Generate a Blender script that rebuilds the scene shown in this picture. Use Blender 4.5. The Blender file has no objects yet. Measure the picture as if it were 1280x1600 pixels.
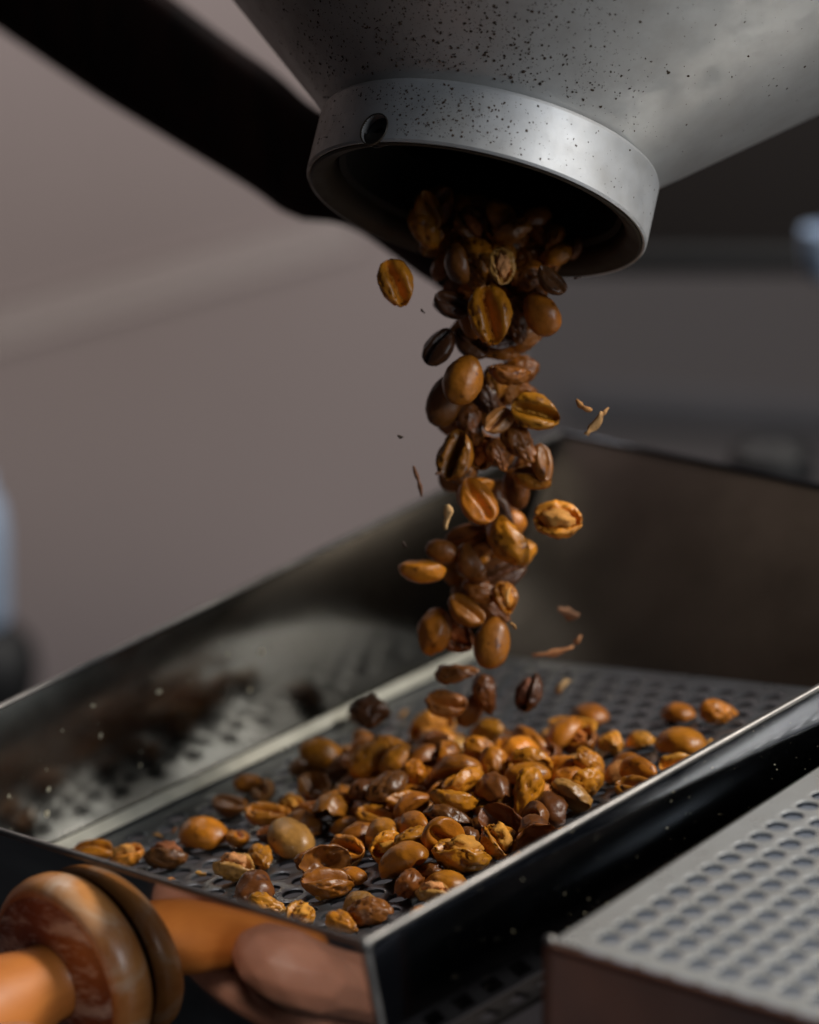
import bpy, bmesh, math, random
from mathutils import Vector, Matrix, noise

# ---------------------------------------------------------------- camera, light, exposure
sc = bpy.context.scene
col = sc.collection
PITCH = math.radians(18.0)
CAM = Vector((0, 0, .40))
RIGHT = Vector((1, 0, 0)); DOWN = Vector((0, -math.sin(PITCH), -math.cos(PITCH))); FWD = Vector((0, math.cos(PITCH), -math.sin(PITCH)))
FPX = 5212.38                                   # focal length in pixels of the 1280 px wide frame (14 degrees)
cd = bpy.data.cameras.new('camera'); cam = bpy.data.objects.new('camera', cd); col.objects.link(cam)
cam.matrix_world = Matrix.Translation(CAM) @ Matrix((RIGHT, -DOWN, -FWD)).transposed().to_4x4()
cd.sensor_fit = 'HORIZONTAL'; cd.sensor_width = 36; cd.lens = 18/math.tan(math.radians(7)); cd.clip_start = .01; cd.clip_end = 60
cd.dof.use_dof = True; cd.dof.focus_distance = .768; cd.dof.aperture_fstop = (cd.lens*.001)/.0158
sc.camera = cam
sc.view_settings.view_transform = 'Standard'; sc.view_settings.look = 'None'; sc.view_settings.gamma = 1; sc.view_settings.exposure = 0
w = bpy.data.worlds.new('World'); sc.world = w; w.use_nodes = True
w.node_tree.nodes['Background'].inputs[0].default_value = (.40, .44, .52, 1); w.node_tree.nodes['Background'].inputs[1].default_value = .035
def area(name, loc, target, sx, sy, power, colr):
    l = bpy.data.lights.new(name, 'AREA'); l.shape = 'RECTANGLE'; l.size = sx; l.size_y = sy; l.energy = power; l.color = colr
    o = bpy.data.objects.new(name, l); col.objects.link(o); o.location = loc
    o.rotation_euler = (Vector(target)-Vector(loc)).to_track_quat('-Z', 'Y').to_euler()
area('ceiling_light', (.86, .70, .98), (.0, .78, .10), .26, .26, 14, (1, .935, .85))
area('window_light', (1.60, -.70, .98), (.05, .78, .25), .75, .62, 14, (.88, .94, 1))
area('wall_fill_light', (-.20, 1.50, 1.05), (-.10, 2.4, -.25), .6, .6, 10, (1, .93, .90))  # unseen lamp added to brighten the back wall and give it falloff

# ---------------------------------------------------------------- helpers
def cw(x, y, z): return CAM + RIGHT*x + DOWN*y + FWD*z          # camera axes -> world
def cdir(x, y, z): return RIGHT*x + DOWN*y + FWD*z
def at(px, py, d): return cw((px-640)/FPX*d, (py-800)/FPX*d, d)   # a point d metres in front of the lens
def tag(o, label=None, cat=None, group=None, kind=None):
    if label: o['label'] = label
    if cat: o['category'] = cat
    if group: o['group'] = group
    if kind: o['kind'] = kind
    return o
def mesh(name, V, Fc, m=None, smooth=True):
    me = bpy.data.meshes.new(name); me.from_pydata([tuple(v) for v in V], [], Fc); me.update()
    if m: me.materials.append(m)
    if smooth: me.polygons.foreach_set('use_smooth', [True]*len(me.polygons))
    return me
def link(name, me, parent=None, mw=None):
    o = bpy.data.objects.new(name, me); col.objects.link(o)
    if parent: o.parent = parent
    if mw is not None: o.matrix_basis = mw
    return o
def empty(name, mw): 
    o = bpy.data.objects.new(name, None); col.objects.link(o); o.matrix_world = mw; o.empty_display_size = .01; return o
def bevelled(name, bm, m, width=.0006, seg=2, parent=None, mw=None, smooth=True):
    if width: bmesh.ops.bevel(bm, geom=[e for e in bm.edges], offset=width, segments=seg, affect='EDGES', profile=.5)
    bmesh.ops.recalc_face_normals(bm, faces=bm.faces)
    me = bpy.data.meshes.new(name); bm.to_mesh(me); bm.free(); me.materials.append(m)
    if smooth:
        me.polygons.foreach_set('use_smooth', [True]*len(me.polygons))
        try: me.set_sharp_from_angle(angle=math.radians(40))
        except Exception: pass
    return link(name, me, parent, mw)
def hexa(P):                                    # eight corners: bottom ring 0-3, top ring 4-7
    bm = bmesh.new(); v = [bm.verts.new(p) for p in P]
    for f in ((3, 2, 1, 0), (4, 5, 6, 7), (0, 1, 5, 4), (1, 2, 6, 5), (2, 3, 7, 6), (3, 0, 4, 7)): bm.faces.new([v[i] for i in f])
    return bm
def boxbm(x0, x1, y0, y1, z0, z1):
    return hexa([(x0, y0, z0), (x1, y0, z0), (x1, y1, z0), (x0, y1, z0), (x0, y0, z1), (x1, y0, z1), (x1, y1, z1), (x0, y1, z1)])
def lathe(name, prof, m, parent=None, mw=None, n=96, closed=False):
    V = []; Fc = []
    for k in range(n):
        a = 2*math.pi*k/n
        for r, z in prof: V.append((r*math.cos(a), r*math.sin(a), z))
    q = len(prof)
    for k in range(n):
        k2 = (k+1) % n
        for j in range(q if closed else q-1):
            j2 = (j+1) % q
            Fc.append((k*q+j, k2*q+j, k2*q+j2, k*q+j2))
    bm = bmesh.new(); vs = [bm.verts.new(v) for v in V]
    for f in Fc:
        bm.faces.new([vs[i] for i in f])
    bmesh.ops.remove_doubles(bm, verts=bm.verts, dist=1e-7)
    bmesh.ops.recalc_face_normals(bm, faces=bm.faces)
    me = bpy.data.meshes.new(name); bm.to_mesh(me); bm.free(); me.materials.append(m)
    me.polygons.foreach_set('use_smooth', [True]*len(me.polygons))
    try: me.set_sharp_from_angle(angle=math.radians(35))
    except Exception: pass
    return link(name, me, parent, mw)

# ---------------------------------------------------------------- materials
def mat(name):
    m = bpy.data.materials.new(name); m.use_nodes = True; nt = m.node_tree
    return m, nt, nt.nodes['Principled BSDF']
def node(nt, t, **k):
    n = nt.nodes.new(t)
    for a, b in k.items():
        if a in n.inputs: n.inputs[a].default_value = b
        else: setattr(n, a, b)
    return n
def noise_tex(nt, scale, detail=3, rough=.55, stretch=None, dist=0, coord='Object'):
    tc = node(nt, 'ShaderNodeTexCoord'); mp = node(nt, 'ShaderNodeMapping')
    if stretch: mp.inputs['Scale'].default_value = stretch
    n = node(nt, 'ShaderNodeTexNoise'); n.inputs['Scale'].default_value = scale; n.inputs['Detail'].default_value = detail
    n.inputs['Roughness'].default_value = rough; n.inputs['Distortion'].default_value = dist
    nt.links.new(tc.outputs[coord], mp.inputs[0]); nt.links.new(mp.outputs[0], n.inputs['Vector'])
    return n.outputs['Fac']
def ramp(nt, fac, stops):
    r = node(nt, 'ShaderNodeValToRGB'); e = r.color_ramp.elements
    while len(e) < len(stops): e.new(.5)
    for i, (p, c) in enumerate(stops):
        e[i].position = p; e[i].color = (*c, 1) if len(c) == 3 else c
    nt.links.new(fac, r.inputs[0]); return r.outputs[0]
def bump(nt, b, fac, strength, dist):
    n = node(nt, 'ShaderNodeBump'); n.inputs['Strength'].default_value = strength; n.inputs['Distance'].default_value = dist
    nt.links.new(fac, n.inputs['Height']); nt.links.new(n.outputs[0], b.inputs['Normal']); return n
def g3(a): return (a, a, a)
def metal(name, colr, rough, spread=.08, scale=60, stretch=None, bmp=.05, metallic=1.0, dirt=None):
    m, nt, b = mat(name); b.inputs['Metallic'].default_value = metallic
    f = noise_tex(nt, scale, 4, .6, stretch)
    nt.links.new(ramp(nt, f, [(.3, g3(max(0, rough-spread))), (.7, g3(rough+spread))]), b.inputs['Roughness'])
    lo = dirt or tuple(c*.8 for c in colr)
    f2 = noise_tex(nt, scale*.35, 5, .65)
    nt.links.new(ramp(nt, f2, [(.35, lo), (.62, colr)]), b.inputs['Base Color'])
    if bmp: bump(nt, b, f, bmp, .0004)
    return m
M = {}
M['hopper'] = metal('hopper_aluminium', (.62, .62, .61), .52, .05, 160, (1, 1, 1), .10, .6, (.54, .53, .515))
M['collar'] = metal('collar_aluminium', (.64, .655, .675), .54, .08, 170, (1, 1, 1), .22, .6, (.58, .58, .575))
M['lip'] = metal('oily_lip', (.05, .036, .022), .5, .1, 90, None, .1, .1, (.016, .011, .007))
M['inside'] = metal('inside_shade', (.014, .011, .009), .75, .1, 60, None, .1, 0)  # shade inside the mouth is put into this near-black colour
M['steel'] = metal('tray_steel', (.22, .215, .19), .19, .05, 25, (1, 1, 1), .01, 1.0, (.15, .14, .118))
M['backsteel'] = metal('brown_reflection_steel', (.17, .128, .10), .40, .08, 30, (1, 1, 1), .02, .6, (.10, .075, .058))  # brown reflection on the back wall, painted into the steel colour
M['mirror'] = metal('polished_steel', (.46, .43, .41), .055, .025, 30, None, .0, 1.0, (.55, .53, .50))
M['darksteel'] = metal('dark_steel', (.16, .17, .19), .12, .04, 40, None, .01, 1.0, (.15, .16, .19))  # dim room reflected in the near right wall, put into the colour
M['rim'] = metal('rim_steel', (.21, .205, .20), .5, .08, 90, None, .03, 1.0, (.40, .38, .36))
M['seam'] = metal('bright_seam_steel', (.55, .54, .46), .6, .08, 90, None, .03, .3, (.36, .35, .29))  # floor seam; the light it reflects is painted in as a pale colour
M['perf'] = metal('perforated_steel', (.23, .25, .28), .32, .08, 80, None, .02, .8, (.24, .25, .27))
M['perf2'] = metal('perforated_matt_steel', (.74, .76, .76), .30, .08, 60, None, .02, .6, (.66, .66, .64))
M['counter'] = metal('counter_steel', (.07, .08, .095), .38, .1, 12, None, 0, .7)
def side_shade(m, colr, x0, x1, scale, top):
    """brown tint over one side of the metal: painted shade mixed with coffee oil"""
    nt = m.node_tree; b = nt.nodes['Principled BSDF']; src = b.inputs['Base Color'].links[0].from_socket
    tc = node(nt, 'ShaderNodeTexCoord'); sx = node(nt, 'ShaderNodeSeparateXYZ'); nt.links.new(tc.outputs['Object'], sx.inputs[0])
    mr = node(nt, 'ShaderNodeMapRange'); mr.inputs['From Min'].default_value = x0; mr.inputs['From Max'].default_value = x1; mr.inputs['To Min'].default_value = 1.25; mr.inputs['To Max'].default_value = -.1
    nt.links.new(sx.outputs['X'], mr.inputs['Value'])
    f = noise_tex(nt, scale, 5, .65); mu = node(nt, 'ShaderNodeMath', operation='MULTIPLY'); nt.links.new(mr.outputs[0], mu.inputs[0]); nt.links.new(ramp(nt, f, [(.3, g3(.35)), (.65, g3(top))]), mu.inputs[1]); mu.use_clamp = True
    mx = node(nt, 'ShaderNodeMix', data_type='RGBA'); nt.links.new(mu.outputs[0], mx.inputs[0]); nt.links.new(src, mx.inputs[6]); mx.inputs[7].default_value = (*colr, 1)
    nt.links.new(mx.outputs[2], b.inputs['Base Color'])
side_shade(M['collar'], (.16, .115, .075), -.046, -.020, 60, .9)  # left side away from the light, its darkening painted in
side_shade(M['hopper'], (.24, .185, .15), -.075, .012, 45, .75)
def wood(name, c1, c2, rough, coat=0, scale=28):
    m, nt, b = mat(name)
    f = noise_tex(nt, scale*3, 6, .65, (1, 1, .06), .5)
    nt.links.new(ramp(nt, f, [(.32, c1), (.68, c2)]), b.inputs['Base Color']); b.inputs['Roughness'].default_value = rough
    b.inputs['Coat Weight'].default_value = coat; b.inputs['Coat Roughness'].default_value = .25
    bump(nt, b, f, .25, .0003)
    return m, nt, b
M['handle_dark'] = wood('handle_dark_wood', (.004, .0012, .0008), (.030, .0085, .0055), .7)[0]
M['handle_dark'].node_tree.nodes['Principled BSDF'].inputs['Specular IOR Level'].default_value = .12
M['wood'] = wood('varnished_wood', (.46, .135, .024), (.64, .22, .042), .50, .2)[0]
m, nt, b = wood('worn_wood', (.26, .075, .028), (.44, .15, .05), .36, .4)
f = noise_tex(nt, 150, 7, .72, (1, .35, 1), .35)
mx = node(nt, 'ShaderNodeMix', data_type='RGBA'); src = b.inputs['Base Color'].links[0].from_socket
fr = ramp(nt, f, [(.47, (0, 0, 0)), (.58, (.85, .85, .85))])
nt.links.new(fr, mx.inputs[0]); nt.links.new(src, mx.inputs[6]); mx.inputs[7].default_value = (.86, .74, .62, 1)
nt.links.new(mx.outputs[2], b.inputs['Base Color']); M['worn'] = m
m, nt, b = wood('worn_wood_rim', (.52, .18, .04), (.74, .33, .10), .42, .4)
f = noise_tex(nt, 60, 5, .6, (1, 1, 1), .8)
mx = node(nt, 'ShaderNodeMix', data_type='RGBA'); src = b.inputs['Base Color'].links[0].from_socket
nt.links.new(ramp(nt, f, [(.52, (0, 0, 0)), (.70, (.6, .6, .6))]), mx.inputs[0]); nt.links.new(src, mx.inputs[6]); mx.inputs[7].default_value = (.80, .66, .50, 1)
nt.links.new(mx.outputs[2], b.inputs['Base Color']); M['wornrim'] = m
def plain(name, c, rough=.8, metallic=0, var=.12, scale=8):
    m, nt, b = mat(name); f = noise_tex(nt, scale, 4)
    nt.links.new(ramp(nt, f, [(.3, tuple(x*(1-var) for x in c)), (.7, tuple(x*(1+var) for x in c))]), b.inputs['Base Color'])
    b.inputs['Roughness'].default_value = rough; b.inputs['Metallic'].default_value = metallic; return m
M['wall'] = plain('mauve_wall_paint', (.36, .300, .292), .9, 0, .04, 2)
M['wall2'] = plain('shaded_wall_paint', (.115, .105, .107), .9, 0, .05, 2)  # right wall turned from the light; its shade is in the colour
M['machine'] = plain('dark_machine', (.010, .006, .005), .8)
M['black'] = plain('black_rubber', (.006, .006, .007), .6)
M['blue'] = plain('pale_blue_plastic', (.36, .46, .62), .5)
M['dust'] = plain('coffee_dust', (.060, .036, .022), .9, 0, .6, 700)
M['skin'] = None
m, nt, b = mat('skin'); f = noise_tex(nt, 60, 4)
nt.links.new(ramp(nt, f, [(.3, (.42, .19, .125)), (.7, (.52, .25, .17))]), b.inputs['Base Color']); b.inputs['Roughness'].default_value = .5
b.inputs['Subsurface Weight'].default_value = .12; b.inputs['Subsurface Radius'].default_value = (.008, .003, .0015); b.inputs['Subsurface Scale'].default_value = .5
f = noise_tex(nt, 900, 3); bump(nt, b, f, .15, .0004); M['skin'] = m
def bean_mat(name, rough, mott, bumps, coat):
    m, nt, b = mat(name)
    oi = node(nt, 'ShaderNodeObjectInfo')
    tc = node(nt, 'ShaderNodeTexCoord'); 
    add = node(nt, 'ShaderNodeVectorMath', operation='ADD'); sc_ = node(nt, 'ShaderNodeVectorMath', operation='SCALE'); sc_.inputs['Scale'].default_value = 3.0
    cmb = node(nt, 'ShaderNodeCombineXYZ')
    for i in range(3): nt.links.new(oi.outputs['Random'], cmb.inputs[i])
    nt.links.new(tc.outputs['Object'], add.inputs[0]); nt.links.new(cmb.outputs[0], sc_.inputs[0]); nt.links.new(sc_.outputs[0], add.inputs[1])
    def nn(s, d):
        n = node(nt, 'ShaderNodeTexNoise'); n.inputs['Scale'].default_value = s; n.inputs['Detail'].default_value = d; n.inputs['Roughness'].default_value = .6
        nt.links.new(add.outputs[0], n.inputs['Vector']); return n.outputs['Fac']
    r = ramp(nt, nn(190, 4), [(.28, g3(1-mott)), (.5, g3(1.0)), (.74, g3(1+mott*1.3))])
    mul = node(nt, 'ShaderNodeMix', data_type='RGBA', blend_type='MULTIPLY'); mul.inputs[0].default_value = 1
    nt.links.new(oi.outputs['Color'], mul.inputs[6]); nt.links.new(r, mul.inputs[7])
    # small dark scorched spots
    s = ramp(nt, nn(420, 2), [(.62, g3(0)), (.70, g3(1))])
    mx = node(nt, 'ShaderNodeMix', data_type='RGBA'); nt.links.new(s, mx.inputs[0]); nt.links.new(mul.outputs[2], mx.inputs[6])
    d = node(nt, 'ShaderNodeMix', data_type='RGBA', blend_type='MULTIPLY'); d.inputs[0].default_value = 1
    nt.links.new(mul.outputs[2], d.inputs[6]); d.inputs[7].default_value = (.45, .38, .33, 1); nt.links.new(d.outputs[2], mx.inputs[7])
    nt.links.new(mx.outputs[2], b.inputs['Base Color'])
    b.inputs['Roughness'].default_value = rough; b.inputs['Coat Weight'].default_value = coat; b.inputs['Coat Roughness'].default_value = .3
    bump(nt, b, nn(700, 5), bumps, .0005)
    return m
M['bean'] = bean_mat('bean_skin', .38, .38, .45, .2)
M['skinflake'] = bean_mat('silverskin', .75, .35, .6, 0)

# ---- bean shapes
def ico(sub):
    bm = bmesh.new(); bmesh.ops.create_icosphere(bm, subdivisions=sub, radius=1.0)
    V = [v.co.copy() for v in bm.verts]; Fc = [[v.index for v in f.verts] for f in bm.faces]; bm.free()
    return V, Fc
ICO4 = ico(4); ICO3 = ico(3)
def nz(p, s, off):
    return noise.noise(Vector((p.x*s+off, p.y*s+off*1.7, p.z*s-off)))
def bean_verts(kind, seed):
    """millimetres; long axis x, flat face towards -z"""
    r = random.Random(seed*7+3); out = []
    L = r.uniform(9.6, 11.0); W = r.uniform(7.2, 8.2); H = r.uniform(5.0, 5.8); off = seed*11.3
    tap = r.uniform(-.16, .16); bend = r.uniform(-.5, .5); sc = r.uniform(.25, .6)*r.choice((-1, 1))
    for p in ICO4[0]:
        x, y, z = p
        X = x*L/2*(1+.05*abs(x)); Y = y*W/2*(1+tap*x)
        gy = Y - sc*math.sin(x*2.4)
        if kind in ('whole', 'cracked', 'split'):
            Z = z*H*.62 if z > 0 else -abs(z)**.5*H*.24
            if kind == 'whole':   gd, gw = 2.1, .68
            elif kind == 'split': gd, gw = 3.4, .95
            else:                 gd, gw = 4.0, 1.35
            if z < .12:
                k = math.exp(-(gy/(gw*(1+.35*nz(p, 2.2, off))))**2)*(1-abs(x)**5)
                Z += gd*k*min(1, (.12-z)*4)
                Z -= .5*math.exp(-((abs(gy)-gw*2.2)/(gw*1.1))**2)*(1-x*x)
            Z += bend*x*x*1.2
            a = {'whole': .22, 'split': .45, 'cracked': .5}[kind]
            n = p.normalized()
            d = a*(nz(p, 2.0, off)*1.0+nz(p, 4.6, off+5)*.35) + .10*nz(p, 11, off)
            if kind == 'cracked':
                f = abs(nz(p, 2.6, off+9)); d -= 1.1*math.exp(-(f/.06)**2)
            if kind == 'split':
                f = abs(nz(p, 1.9, off+9)); d -= .7*math.exp(-(f/.05)**2)
            out.append(Vector((X, Y, Z))+n*d)
        elif kind == 'shell':
            cut = .08+.35*nz(Vector((x, y, 0)), 2.4, off)
            Z = z*H*.8
            if z < cut:
                rr = math.sqrt(x*x+y*y)
                q = (cut-z)/(1+cut)
                Z = cut*H*.8+ (1-rr**2.2)*H*.55*min(1, q*5)
                X *= .97; Y *= .93
            Z += bend*x*x*2.2 + .8*y*y*r.uniform(.99, 1.01)*bend
            d = .55*nz(p, 2.2, off)+.12*nz(p, 8, off)
            out.append(Vector((X, Y, Z-1))+p.normalized()*d)
        elif kind == 'wedge':
            t = (x+1)/2
            Y = y*W/2*(.35+.75*(1-t))*.85; Z = z*H*.6*(.5+.7*(1-t))
            d = .5*nz(p, 1.8, off)+.35*nz(p, 4.5, off)
            f = abs(nz(p, 1.8, off+9)); d -= .9*math.exp(-(f/.06)**2)
            out.append(Vector((X*1.05, Y, Z+bend*x*x*2))+p.normalized()*d)
        else:  # nugget
            f = abs(nz(p, 2.4, off+3)); g = abs(nz(p, 4.3, off+8))
            d = 1.5*nz(p, 1.3, off)-1.2*math.exp(-(f/.07)**2)-.1*math.exp(-(g/.10)**2)+.16*nz(p, 8, off)
            out.append(Vector((X*.82, Y*.9, z*H*.62))+p.normalized()*d)
    return out
VARIANTS = [('whole', 1), ('whole', 2), ('whole', 3), ('whole', 4), ('split', 5), ('split', 6), ('split', 7),
            ('cracked', 8), ('cracked', 9), ('cracked', 10), ('shell', 11), ('shell', 12), ('shell', 13),
            ('wedge', 14), ('wedge', 15), ('nugget', 16), ('nugget', 17), ('nugget', 18)]
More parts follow.
